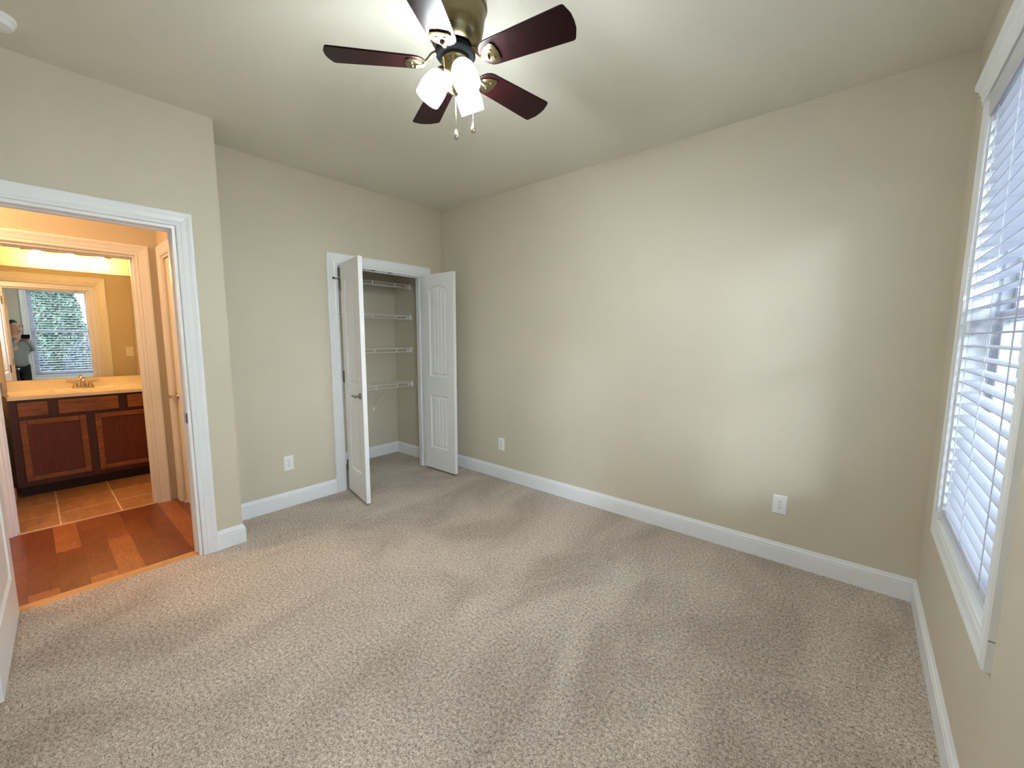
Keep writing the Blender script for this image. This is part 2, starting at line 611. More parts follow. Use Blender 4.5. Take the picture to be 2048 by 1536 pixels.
# ------------------------------------------------------------------ doors
def door_leaf(name, M, w, h, t, panels, label, loc, cat='door'):
    """local: u along x 0..w, thickness along y 0..t, z 0..h.  panels: (u0,u1,z0,z1,camber,grooves)"""
    root = bpy.data.objects.new(name, None)
    COL.objects.link(root)
    root.location = loc
    root.empty_display_size = 0.1
    OFF[root.name] = Vector(loc)
    tag(root, label, cat, kind='structure')
    bev = (0.0, 0.006, 0.014, 0.020, 0.034)
    us, zs = {0.0, w}, {0.0, h}
    for (u0, u1, z0, z1, cam_, ng) in panels:
        for e in bev:
            us |= {u0+e, u1-e}
            zs |= {z0+e}
            if cam_ == 0: zs |= {z1-e}
        fl, fr = u0+0.034, u1-0.034
        for g in range(1, ng+1):
            c = fl + (fr-fl)*g/(ng+1)
            us |= {c-0.004, c, c+0.004}
        k = 16
        for i in range(1, k):
            us.add(u0 + (u1-u0)*i/k)
        if cam_:
            for i in range(0, 26):
                zs.add(z1-cam_-0.036 + (cam_+0.036)*i/25)
    us, zs = sorted(us), sorted(zs)
    def dedupe(a):
        r = [a[0]]
        for x in a[1:]:
            if x-r[-1] > 0.0007: r.append(x)
        return r
    us, zs = dedupe(us), dedupe(zs)
    def dep(u, z):
        for (u0, u1, z0, z1, cam_, ng) in panels:
            if not (u0 <= u <= u1 and z0 <= z <= z1):
                continue
            q = (2*(u-u0)/(u1-u0)-1)
            zt = z1 - cam_*q*q
            s = min(u-u0, u1-u, z-z0, zt-z)
            if s <= 0: return 0.0
            if s < 0.014: d = 0.009*s/0.014
            elif s < 0.020: d = 0.009
            elif s < 0.034: d = 0.009 - 0.005*(s-0.020)/0.014
            else:
                d = 0.004
                fl, fr = u0+0.034, u1-0.034
                for g in range(1, ng+1):
                    c = fl + (fr-fl)*g/(ng+1)
                    d += 0.0035*max(0.0, 1-abs(u-c)/0.004)
            return d
        return 0.0
    b = MB(M)
    G = {}
    for side in (0, 1):
        for i, u in enumerate(us):
            for j, z in enumerate(zs):
                d = dep(u, z)
                G[side, i, j] = b.v((u, d if side == 0 else t-d, z))
    nu, nz = len(us), len(zs)
    for side in (0, 1):
        for i in range(nu-1):
            for j in range(nz-1):
                b.f([G[side, i, j], G[side, i+1, j], G[side, i+1, j+1], G[side, i, j+1]])
    for j in range(nz-1):
        for i in (0, nu-1):
            b.f([G[0, i, j], G[0, i, j+1], G[1, i, j+1], G[1, i, j]])
    for i in range(nu-1):
        for j in (0, nz-1):
            b.f([G[0, i, j], G[1, i, j], G[1, i+1, j], G[0, i+1, j]])
    b.build('leaf', M_DOOR, root)
    return root

def lever(root, M, u, z, y, side, dirn, mat=None, name='lever_handle'):
    """side: -1 faces local -y, +1 faces local +y; lever points along local x * dirn"""
    b = MB(M)
    b.lathe([(0.026, 0), (0.026, 0.004), (0.022, 0.009), (0.011, 0.011), (0.0095, 0.040), (0.012, 0.046), (0.010, 0.055), (0.0, 0.057)], 20, (u, y, z), (0, side, 0))
    yy = y+side*0.048
    b.tube([(u-dirn*0.006, yy, z), (u+dirn*0.03, yy, z+0.003), (u+dirn*0.06, yy-side*0.002, z+0.001), (u+dirn*0.09, yy-side*0.006, z-0.006), (u+dirn*0.106, yy-side*0.010, z-0.008)],
           0.008, 10, [0.010, 0.0095, 0.008, 0.0075, 0.005])
    return b.build(name, mat or M_NICKEL, root, smooth=True)

def hinges(root, M, u, y, zs, mat=None):
    for z in zs:
        b = MB(M)
        b.cyl((u, y, z-0.045), (u, y, z+0.045), 0.0065, n=10)
        b.sphere((u, y, z+0.048), 0.006, 8).sphere((u, y, z-0.048), 0.006, 8)
        b.box(u-0.001, u+0.002, y, y+0.030, z-0.044, z+0.044)
        b.build('hinge', mat or M_BRONZE, root, smooth=True)

def place(x, y, z, ang):
    return Matrix.Translation((x, y, z)) @ Matrix.Rotation(ang, 4, 'Z')

P2 = lambda w, s: [(s, w-s, 0.225, 0.785, 0.0, 3), (s, w-s, 0.98, 1.895, 0.035, 3)]
# closet leaf on the left: front face looks towards -y
aL = math.atan2(-0.087, 0.451)
ML = place(0.036, -1.156, 0.020, aL)
d1 = door_leaf('door_1', ML, 0.46, 2.012, 0.034, P2(0.46, 0.098), 'narrow white closet door leaf swung open on the left side of the closet, lever handle on it', (0.03, -1.163, 0))
lever(d1, ML, 0.405, 0.90, 0.0, -1, -1)
hinges(d1, ML, -0.004, -0.004, (0.22, 1.03, 1.83))
b = MB(ML)
b.tube([(-0.004, -0.006, 1.885), (-0.004, -0.02, 1.885), (0.004, -0.055, 1.886)], 0.0035, 8)
b.cyl((0.004, -0.050, 1.886), (0.005, -0.064, 1.886), 0.009, n=12)
b.tube([(-0.004, -0.006, 1.885), (0.022, -0.012, 1.885)], 0.0035, 8)
b.build('hinge_pin_stop', M_BRONZE, d1, smooth=True)
# closet leaf on the right: the inner face is towards us
aR = math.atan2(0.012, 0.46)
MR = place(0.030, -0.277, 0.020, aR)
d2 = door_leaf('door_2', MR, 0.46, 2.012, 0.034, P2(0.46, 0.098), 'narrow white two-panel closet door leaf swung open on the right side of the closet', (0.03, -0.277, 0))
lever(d2, MR, 0.405, 0.90, 0.034, 1, -1)
hinges(d2, MR, -0.004, 0.036, (0.22, 1.03, 1.83))
# ball catches under the closet door head
for yy in (-0.80, -0.62):
    MB().box(-0.032, -0.008, yy-0.022, yy+0.022, 2.0215, 2.0245).sphere((-0.02, yy, 2.021), 0.006, 10).build('ball_catch', M_BRONZE, tr4)

# bedroom door, open into the bedroom
aB = math.atan2(-0.032, 0.745)
MBd = place(XD+0.010, -3.099, 0.018, aB) @ Matrix.Translation((0, -0.035, 0))
P3 = lambda w: [(0.115, w-0.115, 0.225, 0.785, 0.0, 0), (0.115, w-0.115, 0.98, 1.895, 0.05, 0)]
d3 = door_leaf('door_3', MBd, 0.745, 2.012, 0.035, P3(0.745), 'white bedroom door standing open at the left edge of the picture', (XD+0.010, -3.12, 0))
lever(d3, MBd, 0.68, 0.90, 0.035, 1, -1)
lever(d3, MBd, 0.68, 0.90, 0.0, -1, -1)
hinges(d3, MBd, -0.004, -0.003, (0.22, 1.03, 1.83), M_NICKEL)
# bathroom door, open into the bathroom
MT = place(BX0-0.012, -3.112, 0.022, PI+0.06) 
d4 = door_leaf('door_4', MT, 0.745, 2.0, 0.035, P3(0.745), 'white bathroom door folded back inside the bathroom, its hinge edge showing', (BX0, -3.112, 0))
lever(d4, MT, 0.68, 0.90, 0.0, -1, -1, M_FAUCET)
for z in (0.27, 1.03, 1.80):
    bb = MB()
    bb.box(BX0-0.0145, BX0-0.0105, -3.144, -3.112, z-0.045, z+0.045)
    bb.cyl((BX0-0.006, -3.108, z-0.045), (BX0-0.006, -3.108, z+0.045), 0.0065, n=10)
    bb.build('hinge', M_NICKEL, d4)
# linen closet door in the hall
ML5 = place(OPL[0]+0.018, -2.196, 0.018, 0)
d5 = door_leaf('door_5', ML5, 0.579, 1.995, 0.034, P3(0.579), 'closed white panel door in the right wall of the hallway', (OPL[0]+0.018, -2.196, 0))
lever(d5, ML5, 0.062, 0.895, 0.0, -1, -1, M_FAUCET)
# strike plate on the bedroom door jamb
MB().box(0.343, 0.372, OPB[1]-0.0175, OPB[1]-0.0155, 0.865, 0.925).build('strike_plate', M_BRONZE, tr3)

# ------------------------------------------------------------------ windows and blinds
def window(i, y0, y1):
    zm = 1.49
    b = MB()
    casing(b, 'x', W, -1, y0+0.002, y1-0.002, WZ0+0.002, WZ1, 3, 0.081, 0.004)
    root = struct('window_%d' % i, b, M_TRIM)
    # bottom casing as part of the frame, head with a crowned cap
    b = MB()
    r = []
    for y, sgn in ((y0, -1), (y1, 1)):
        ring = []
        for o, t in CAS:
            ring.append((W-t, y + sgn*(o+0.002), WZ0-0.002-o))
        r.append(ring)
    b.loft(r)
    for y, sgn in ((y0, -1), (y1, 1)):
        b.loft([[(W-t, y + sgn*(o+0.002), WZ0-0.002-o) for o, t in CAS], [(W-t, y + sgn*(o+0.002), WZ0+0.004) for o, t in CAS]])
    b.build('bottom_casing', M_TRIM, root)
    b = MB()
    prof = [(0.0, 0.0), (0.022, 0.0), (0.022, 0.018), (0.026, 0.024), (0.026, 0.040), (0.031, 0.046), (0.034, 0.060), (0.043, 0.068), (0.046, 0.078), (0.046, 0.088), (0.0, 0.088)]
    e = 0.083
    b.loft([[(W-t, y0-e-t*0.6, WZ1-0.002+z) for t, z in prof], [(W-t, y1+e+t*0.6, WZ1-0.002+z) for t, z in prof]])
    b.build('head_cap', M_TRIM, root)
    b = MB()          # jamb lining
    X0, X1 = W-0.002, W+0.138
    b.box(X0, X1, y0-0.0005, y0+0.012, WZ0, WZ1).box(X0, X1, y1-0.012, y1+0.0005, WZ0, WZ1)
    b.box(X0, X1, y0+0.012, y1-0.012, WZ0-0.0005, WZ0+0.014).box(X0, X1, y0+0.012, y1-0.012, WZ1-0.012, WZ1+0.0005)
    b.build('jamb_lining', M_TRIM, root)
    ya, yb = y0+0.012, y1-0.012
    za, zb = WZ0+0.014, WZ1-0.012
    def frame(xa, xb, Y0, Y1, Z0, Z1, w_, name):
        b = MB()
        b.box(xa, xb, Y0, Y0+w_, Z0, Z1).box(xa, xb, Y1-w_, Y1, Z0, Z1)
        b.box(xa, xb, Y0+w_, Y1-w_, Z0, Z0+w_).box(xa, xb, Y0+w_, Y1-w_, Z1-w_, Z1)
        return b.build(name, M_VINYL, root, bevel=0.003)
    frame(W+0.078, W+0.142, ya, yb, za, zb, 0.022, 'window_frame')
    low = frame(W+0.084, W+0.106, ya+0.022, yb-0.022, za+0.022, zm+0.022, 0.040, 'lower_sash')
    upp = frame(W+0.110, W+0.132, ya+0.022, yb-0.022, zm-0.022, zb-0.022, 0.040, 'upper_sash')
    MB().box(W+0.094, W+0.097, ya+0.060, yb-0.060, za+0.060, zm-0.016).build('pane', M_GLASS, low)
    MB().box(W+0.120, W+0.123, ya+0.060, yb-0.060, zm+0.016, zb-0.060).build('pane', M_GLASS, upp)
    MB().box(W+0.078, W+0.0845, (ya+yb)/2-0.03, (ya+yb)/2+0.03, zm+0.012, zm+0.026).build('sash_lock', M_VINYL, low)
    return root

def blind(y0, y1, label):
    ya, yb = y0+0.016, y1-0.016
    xc = W+0.022
    root = thing('window_blind', (xc, (ya+yb)/2, WZ1-0.013), label, 'blind', 'faux wood blinds in the bedroom windows')
    top = WZ1-0.013
    b = MB().box(xc-0.026, xc+0.030, ya+0.004, yb-0.004, top-0.045, top)
    b.build('head_rail', M_VINYL, root)
    b = MB()
    vp = [(0.0, 0.0), (0.006, 0.0), (0.010, 0.006), (0.010, 0.060), (0.014, 0.066), (0.014, 0.072), (0.0, 0.072)]
    b.loft([[(xc-0.027-t, y, top-0.074+z) for t, z in vp] for y in (ya, yb)])
    b.build('valance', M_SLAT, root)
    zs = []
    z = top-0.088
    while z > WZ0+0.060:
        zs.append(z)
        z -= 0.0478
    tilt = math.radians(6)
    b = MB()
    hw, th = 0.025, 0.0014
    for z in zs:
        pr = []
        for k in range(7):
            u = -hw + 2*hw*k/6
            cr = 0.0022*(1-(u/hw)**2)
            pr.append((u, cr))
        ring = [(u, c+th) for u, c in pr] + [(u, c-th) for u, c in reversed(pr)]
        ring = [(xc + u*math.cos(tilt) - c*math.sin(tilt), z + u*math.sin(tilt) + c*math.cos(tilt)) for u, c in ring]
        b.loft([[(x, ya+0.003, zz) for x, zz in ring], [(x, yb-0.003, zz) for x, zz in ring]])
    b.build('slats', M_SLAT, root)
    zr = zs[-1]-0.036
    b = MB().box(xc-0.026, xc+0.026, ya+0.003, yb-0.003, zr-0.009, zr+0.010)
    b.build('bottom_rail', M_SLAT, root, bevel=0.004)
    L = yb-ya
    for q in (0.13, 0.5, 0.87):
        y = ya+L*q
        b = MB()
        for xx in (xc-0.0268, xc+0.0268):
            b.tube([(xx, y-0.004, top-0.05), (xx, y-0.004, zr)], 0.0009, 5)
            b.tube([(xx, y+0.004, top-0.05), (xx, y+0.004, zr)], 0.0009, 5)
        for z in zs:
            b.tube([(xc-0.0268, y-0.004, z-0.004), (xc+0.0268, y-0.004, z-0.002)], 0.0007, 4)
        b.build('ladder_cord', M_CORD, root)
    b = MB()
    yw = yb-0.028
    b.cyl((xc-0.042, yw, 0.675), (xc-0.042, yw, 1.555), 0.0055, n=6)
    b.cyl((xc-0.042, yw, 1.555), (xc-0.042, yw, 1.575), 0.0075, 0.004, n=10)
    b.cyl((xc-0.042, yw, 1.575), (xc-0.036, yw, top-0.06), 0.0016, n=6)
    b.build('tilt_wand', simple('clear_plastic', srgb(205, 205, 205), 0.15), root, smooth=True)
    b = MB()
    for dy in (0.0, 0.010):
        b.tube([(xc-0.036, ya+0.015+dy, top-0.06), (xc-0.037, ya+0.015+dy, 2.1), (xc-0.036, ya+0.017+dy, 2.0)], 0.0011, 5)
        b.lathe([(0.003, 0.0), (0.007, -0.012), (0.008, -0.035), (0.002, -0.040)], 10, (xc-0.036, ya+0.017+dy, 2.002))
    b.build('lift_cord', M_CORD, root)
    return root

window(1, *WIN[0])
window(2, *WIN[1])
blind(*WIN[0], 'white slatted blind in the window at the right edge of the picture')
blind(*WIN[1], 'white slatted blind with trees behind it, seen only in the bathroom mirror')

# ------------------------------------------------------------------ wall plates
def outlet(p, nrm, label, dark=True, tv=False):
    n = Vector(nrm)
    s = Vector((0, 0, 1)).cross(n)
    M = Matrix((s, n, Vector((0, 0, 1)))).transposed().to_4x4()
    M.translation = Vector(p)
    root = thing('wall_outlet', p, label, 'outlet', 'white wall outlets near the floor')
    b = MB(M)
    b.loft([[(-0.038, 0, -0.060), (0.038, 0, -0.060), (0.038, 0, 0.060), (-0.038, 0, 0.060)],
            [(-0.038, 0.003, -0.060), (0.038, 0.003, -0.060), (0.038, 0.003, 0.060), (-0.038, 0.003, 0.060)],
            [(-0.034, 0.0055, -0.056), (0.034, 0.0055, -0.056), (0.034, 0.0055, 0.056), (-0.034, 0.0055, 0.056)]])
    b.build('cover_plate', M_PLASTIC, root)
    for dz in (0.020, -0.020):
        b = MB(M)
        pts = [(0.0165*math.cos(t)*1.0, 0.0145*math.sin(t)) for t in [2*PI*k/20 for k in range(20)]]
        b.loft([[(x, 0.005, z+dz) for x, z in pts], [(x, 0.0072, z+dz) for x, z in pts]])
        r = b.build('receptacle', M_PLASTIC, root)
        b = MB(M)
        b.box(-0.0075, -0.0052, 0.006, 0.0076, dz+0.0005, dz+0.0085).box(0.0052, 0.0075, 0.006, 0.0076, dz+0.0015, dz+0.0085)
        b.lathe([(0.0026, 0), (0.0026, 0.0016)], 10, (0, 0.006, dz-0.006), (0, 1, 0))
        b.build('socket_slots', M_SLOT, r)
    b = MB(M)
    b.lathe([(0.003, 0), (0.003, 0.001)], 10, (0, 0.0055, 0), (0, 1, 0))
    b.build('screw', M_NICKEL, root)
    return root

outlet((0.0, -1.649, 0.366), (1, 0, 0), 'white wall outlet left of the closet, above the short baseboard')
outlet((0.878, 0.0, 0.349), (0, -1, 0), 'small far white wall outlet just right of the open closet door')
outlet((3.213, 0.0, 0.371), (0, -1, 0), 'white wall outlet low on the long wall towards the window corner')

ls = thing('light_switch', (BX0, -2.100, 1.20), 'white light switch beside the bathroom door, reflected in the mirror', 'light switch')
MB().box(BX0-0.006, BX0, -2.138, -2.062, 1.14, 1.26).build('cover_plate', M_PLASTIC, ls, bevel=0.003)
MB().box(BX0-0.012, BX0-0.005, -2.105, -2.095, 1.188, 1.212).build('toggle', M_PLASTIC, ls)

# ------------------------------------------------------------------ ceiling fan
FX, FY = 2.258, -1.806
fan = thing('ceiling_fan', (FX, FY, H), 'brass ceiling fan with five dark wooden blades and three lit glass shades', 'ceiling fan')
b = MB()
b.lathe([(0.0, H-0.0005), (0.108, H-0.0005), (0.112, H-0.018), (0.119, H-0.026), (0.121, H-0.050), (0.116, H-0.056), (0.121, H-0.062), (0.122, H-0.095),
         (0.116, H-0.101), (0.117, H-0.108), (0.113, H-0.122), (0.108, H-0.160), (0.100, H-0.195), (0.084, H-0.222), (0.060, H-0.236), (0.052, H-0.238), (0.052, H-0.243), (0.0, H-0.243)], 48, (FX, FY, 0))
b.build('motor_housing', M_BRASS, fan, smooth=35)
b = MB()
b.lathe([(0.0, 2.492), (0.066, 2.492), (0.075, 2.488), (0.076, 2.472), (0.070, 2.464), (0.0, 2.464)], 40, (FX, FY, 0))
b.build('flywheel', M_BLACKM, fan, smooth=35)
b = MB()
b.lathe([(0.0, 2.466), (0.053, 2.466), (0.054, 2.450), (0.050, 2.444), (0.049, 2.405), (0.045, 2.396), (0.030, 2.384), (0.026, 2.360), (0.030, 2.350), (0.022, 2.338), (0.006, 2.330), (0.0, 2.322)], 36, (FX, FY, 0))
b.build('switch_housing', M_BRASS, fan, smooth=35)
A0 = math.radians(228.1)
for k in range(5):
    a = A0 - k*2*PI/5
    MF = Matrix.Translation((FX, FY, 2.438)) @ Matrix.Rotation(a, 4, 'Z')
    MP = MF @ Matrix.Rotation(math.radians(-11), 4, 'X')
    pts = []
    r0, r1 = 0.112, 0.476
    w0, w1 = 0.053, 0.067
    for i in range(9):
        t = PI/2 + PI*i/8
        pts.append((r0+0.045+0.045*math.cos(t), w0*math.sin(t)))
    tipc = [(0.452, -w1), (0.460, -w1+0.002), (0.464, -w1+0.008), (0.476, -w1*0.4), (0.478, 0.0), (0.476, w1*0.4), (0.464, w1-0.008), (0.460, w1-0.002), (0.452, w1)]
    pts += tipc
    b = MB(MP).prism(pts, -0.003, 0.003)
    bl = b.build('blade', M_BLADE, fan, bevel=0.0015)
    b = MB(MP)
    med = [(0.124, -0.012), (0.146, -0.032), (0.172, -0.041), (0.184, -0.034), (0.190, 0.0), (0.184, 0.034), (0.172, 0.041), (0.146, 0.032), (0.124, 0.012)]
    b.loft([[(x, y, -0.0035) for x, y in med], [(x, y, -0.008) for x, y in med], [(0.155+(x-0.155)*0.8, y*0.8, -0.0105) for x, y in med]])
    b.lathe([(0.006, 0), (0.005, -0.003), (0.0, -0.0035)], 10, (0.165, 0.016, -0.0105))
    b.lathe([(0.006, 0), (0.005, -0.003), (0.0, -0.0035)], 10, (0.165, -0.016, -0.0105))
    b.M = MF
    b.tube([(0.070, 0, 0.040), (0.090, 0, 0.030), (0.108, 0, 0.008), (0.124, 0, -0.008), (0.150, 0, -0.012)], 0.008, 10, [0.010, 0.008, 0.007, 0.009, 0.010])
    b.build('blade_iron', M_BRASS, bl, smooth=35)
SHP = [(0.0225, 0.0), (0.029, 0.005), (0.038, 0.018), (0.045, 0.038), (0.049, 0.062), (0.049, 0.085), (0.047, 0.110)]
for az in (220, 340, 100):
    a = math.radians(az)
    dx, dy = math.cos(a), math.sin(a)
    p0 = Vector((FX+0.052*dx, FY+0.052*dy, 2.410))
    ax = Vector((0.54*dx, 0.54*dy, -0.8417))
    b = MB()
    outer = SHP
    inner = [(r-0.003, z) for r, z in reversed(SHP)]
    b.lathe(outer + inner, 32, p0, ax, cap=False)
    sh = b.build('lamp_shade', M_SHADE, fan, smooth='all')
    b = MB()
    b.sphere(p0+ax*0.080, 0.024, 16)
    b.build('bulb', M_BULB, sh, smooth='all')
    b = MB()
    b.lathe([(0.0, 0.008), (0.014, 0.010), (0.017, 0.030), (0.0245, 0.062), (0.0255, 0.074), (0.020, 0.074), (0.0, 0.074)], 20, p0, ax)
    b.build('bulb_base', M_PLASTIC, sh, smooth=35)
    b = MB()
    b.lathe([(0.0, -0.022), (0.016, -0.020), (0.024, -0.008), (0.026, 0.004), (0.024, 0.010), (0.0, 0.010)], 20, p0, ax)
    b.tube([(FX+0.018*dx, FY+0.018*dy, 2.372), (FX+0.034*dx, FY+0.034*dy, 2.392), p0-ax*0.018], 0.009, 10)
    b.build('shade_holder', M_BRASS, sh, smooth=35)
for (x, y, zt, zb) in ((FX-0.0006, FY-0.0006, 2.325, 2.196), (2.3037, -1.7596, 2.405, 2.222)):
    b = MB()
    b.tube([(x, y, zt), (x, y, zb)], 0.0012, 6)
    ch = b.build('pull_chain', M_FAUCET, fan)
    b = MB()
    b.lathe([(0.001, 0.012), (0.004, 0.008), (0.008, -0.004), (0.0105, -0.014), (0.009, -0.021), (0.004, -0.025), (0.0, -0.026)], 16, (x, y, zb))
    b.build('chain_pull', M_FAUCET, ch, smooth='all')

# smoke detector
sm = thing('smoke_detector', (0.665, -2.940, H), 'round white smoke detector on the ceiling at the top left corner', 'smoke detector')
MB().lathe([(0.0, 0.0), (0.066, 0.0), (0.066, -0.012), (0.060, -0.016), (0.0, -0.016)], 36, (0.665, -2.940, H)).build('base_plate', M_PLASTIC, sm, smooth=35)
MB().lathe([(0.058, -0.014), (0.060, -0.026), (0.052, -0.038), (0.030, -0.043), (0.0, -0.044)], 36, (0.665, -2.940, H)).build('cover', M_PLASTIC, sm, smooth=35)

# ------------------------------------------------------------------ closet shelves
XF, XB = -0.420, -0.739
def shelf(z, label, brace):
    y0, y1 = -1.418, -0.104
    root = thing('wire_shelf', (XB, (y0+y1)/2, z), label, 'shelf', 'white wire shelves in the closet')
    b = MB()
    n = int((y1-y0)/0.025)
    for i in range(n+1):
        y = y0+0.006 + (y1-y0-0.012)*i/n
        b.tube([(XB, y, z+0.002), (XF, y, z+0.002)], 0.0016, 5)
    for x in (XB+0.006, (XB+XF)/2):
        b.tube([(x, y0, z-0.002), (x, y1, z-0.002)], 0.0028, 6)
    b.build('wire_deck', M_WIRE, root)
    b = MB()
    for zz in (z+0.001, z-0.036):
        b.tube([(XF, y0, zz), (XF, y1, zz)], 0.0034, 8)
    y = y1-0.055
    while y > y0:
        b.box(XF-0.003, XF+0.003, y-0.006, y+0.006, z-0.037, z+0.002)
        y -= 0.145 if y > y1-0.06 else 0.27
    b.build('front_lip', M_WIRE, root)
    b = MB()
    b.box(XF-0.030, XF+0.012, y1-0.026, y1+0.004, z-0.030, z+0.004)
    b.box(XF-0.024, XF+0.018, y1-0.002, y1+0.0035, z-0.048, z+0.018)
    b.build('end_bracket', M_WIRE, root, bevel=0.003)
    y = y1-0.12
    while y > y0:
        MB().box(XB-0.0025, XB+0.010, y-0.006, y+0.006, z-0.010, z+0.012).build('wall_clip', M_WIRE, root)
        y -= 0.30
    for yb in brace:
        b = MB()
        b.tube([(XF-0.002, yb, z-0.034), (XB+0.010, yb, z-0.290)], 0.0045, 8)
        b.box(XB-0.0025, XB+0.006, yb-0.011, yb+0.011, z-0.325, z-0.275)
        b.build('support_brace', M_WIRE, root)
shelf(1.985, 'topmost white wire shelf in the closet, in the dark under its ceiling', ())
shelf(1.640, 'second white wire shelf from the top in the closet', (-1.05,))
shelf(1.272, 'third white wire shelf from the top in the closet', (-0.95,))
shelf(0.878, 'lowest white wire shelf in the closet, with a diagonal brace below', (-0.42, -1.0))

# ------------------------------------------------------------------ bathroom vanity
XC = -1.89
YV0, YV1 = -3.115, -2.165
van = thing('vanity_cabinet', (XM, (YV0+YV1)/2, 0), 'reddish brown wooden vanity cabinet with two doors and three drawer fronts', 'cabinet')
b = MB()
b.box(XM+0.002, XC, YV0, YV0+0.016, 0.10, 0.858).box(XM+0.002, XC, YV1-0.016, YV1, 0.10, 0.858)
b.box(XC-0.02, XC, YV0+0.016, YV1-0.016, 0.10, 0.858).box(XM+0.002, XM+0.012, YV0+0.016, YV1-0.016, 0.10, 0.858)
b.box(XM+0.012, XC-0.02, YV0+0.016, YV1-0.016, 0.10, 0.116)
b.build('cabinet_body', M_CHERRYD, van)
MB().box(XM+0.002, XC-0.08, YV0+0.01, YV1-0.01, 0.0, 0.10).build('toe_kick', simple('dark_toe_kick', srgb(40, 20, 14), 0.6), van)
for (ya, yb, name) in ((-3.065, -2.668, 'door'), (-2.612, -2.215, 'door')):
    b = MB()
    w_ = 0.042
    z0, z1 = 0.145, 0.682
    b.box(XC, XC+0.019, ya, ya+w_, z0, z1).box(XC, XC+0.019, yb-w_, yb, z0, z1)
    b.box(XC, XC+0.019, ya+w_, yb-w_, z0, z0+w_).box(XC, XC+0.019, ya+w_, yb-w_, z1-w_, z1)
    d = b.build(name, M_CHERRYH, van, bevel=0.005)
    MB().box(XC+0.001, XC+0.010, ya+w_-0.004, yb-w_+0.004, z0+w_-0.004, z1-w_+0.004).build('door_panel', M_CHERRY, d)
for (ya, yb) in ((-3.065, -2.890), (-2.832, -2.442), (-2.380, -2.215)):
    MB().box(XC, XC+0.019, ya, yb, 0.712, 0.838).build('drawer_front', M_CHERRYH, van, bevel=0.005)
for (ya, z) in ((-2.690, 0.655), (-2.590, 0.655)):
    MB().lathe([(0.006, 0), (0.005, 0.008), (0.009, 0.014), (0.007, 0.020), (0.0, 0.021)], 14, (XC+0.019, ya, z), (1, 0, 0)).build('knob', M_CHERRYH, van, smooth=True)

top = thing('countertop', (XM, (YV0+YV1)/2, 0.86), 'cream vanity countertop with moulded sink and backsplash', 'countertop')
yc_s, xc_s = -2.637, -2.13
b = MB()
ZT = 0.890
ol = [(XM+0.002, YV0-0.005), (XC+0.034, YV0-0.005), (XC+0.034, YV1+0.005), (XM+0.002, YV1+0.005)]
n = 48
el = [(xc_s+0.155*math.cos(2*PI*i/n), yc_s+0.215*math.sin(2*PI*i/n)) for i in range(n)]
def rect_pt(i):
    t = 2*PI*i/n
    c, s_ = math.cos(t), math.sin(t)
    ex = (XC+0.034-xc_s) if c > 0 else (xc_s-XM-0.002)
    ey = (YV1+0.005-yc_s) if s_ > 0 else (yc_s-YV0+0.005)
    k = min(ex/abs(c) if abs(c) > 1e-6 else 1e9, ey/abs(s_) if abs(s_) > 1e-6 else 1e9)
    return (xc_s+k*c, yc_s+k*s_)
rc = [rect_pt(i) for i in range(n)]
b.loft([[(x, y, 0.860) for x, y in rc], [(x, y, ZT-0.004) for x, y in rc], [(xc_s+(x-xc_s)*0.992, yc_s+(y-yc_s)*0.992, ZT) for x, y in rc], [(x, y, ZT) for x, y in el],
        [(xc_s+(x-xc_s)*0.94, yc_s+(y-yc_s)*0.94, ZT-0.012) for x, y in el]], cap=False)
b.build('slab', M_COUNTER, top, smooth=35)
b = MB()
b.loft([[(xc_s+(x-xc_s)*k, yc_s+(y-yc_s)*k, z) for x, y in el] for k, z in ((0.945, ZT-0.011), (0.88, ZT-0.06), (0.70, ZT-0.105), (0.4, ZT-0.125), (0.08, ZT-0.128))], cap=False)
b.build('basin', M_COUNTER, top, smooth='all')
MB().box(XM+0.002, XM+0.022, YV0-0.005, YV1+0.005, ZT-0.002, 0.984).build('backsplash', M_COUNTER, top, bevel=0.003)

fx, fy = XM+0.105, -2.640
fc = thing('faucet', (fx, fy, ZT), 'nickel bathroom faucet with two lever handles behind the sink', 'faucet')
b = MB()
pp = [(fx+0.026*math.cos(t), fy+(0.052 if math.sin(t) > 0 else -0.052)+0.026*math.sin(t)) for t in [2*PI*i/24 for i in range(24)]]
b.loft([[(x, y, ZT+0.0005) for x, y in pp], [(x, y, ZT+0.010) for x, y in pp], [(fx+(x-fx)*0.85, fy+(y-fy)*0.95, ZT+0.016) for x, y in pp]])
b.build('base', M_FAUCET, fc, smooth=40)
b = MB()
b.tube([(fx, fy, ZT+0.012), (fx, fy, ZT+0.06), (fx+0.008, fy, ZT+0.085), (fx+0.035, fy, ZT+0.102), (fx+0.075, fy, ZT+0.098), (fx+0.105, fy, ZT+0.078)], 0.012, 12, [0.022, 0.018, 0.016, 0.014, 0.012, 0.011])
b.build('spout', M_FAUCET, fc, smooth=40)
MB().cyl((fx-0.022, fy+0.006, ZT+0.015), (fx-0.022, fy+0.006, ZT+0.115), 0.004, n=8).build('lift_rod', M_FAUCET, fc, smooth=True)
for sg in (-1, 1):
    b = MB()
    yy = fy+sg*0.052
    b.lathe([(0.024, ZT+0.012), (0.021, ZT+0.024), (0.013, ZT+0.045), (0.012, ZT+0.058), (0.0, ZT+0.062)], 18, (fx, yy, 0))
    b.tube([(fx, yy, ZT+0.056), (fx+0.002, yy+sg*0.025, ZT+0.060), (fx+0.004, yy+sg*0.062, ZT+0.066)], 0.006, 8, [0.009, 0.006, 0.004])
    b.build('handle', M_FAUCET, fc, smooth=40)

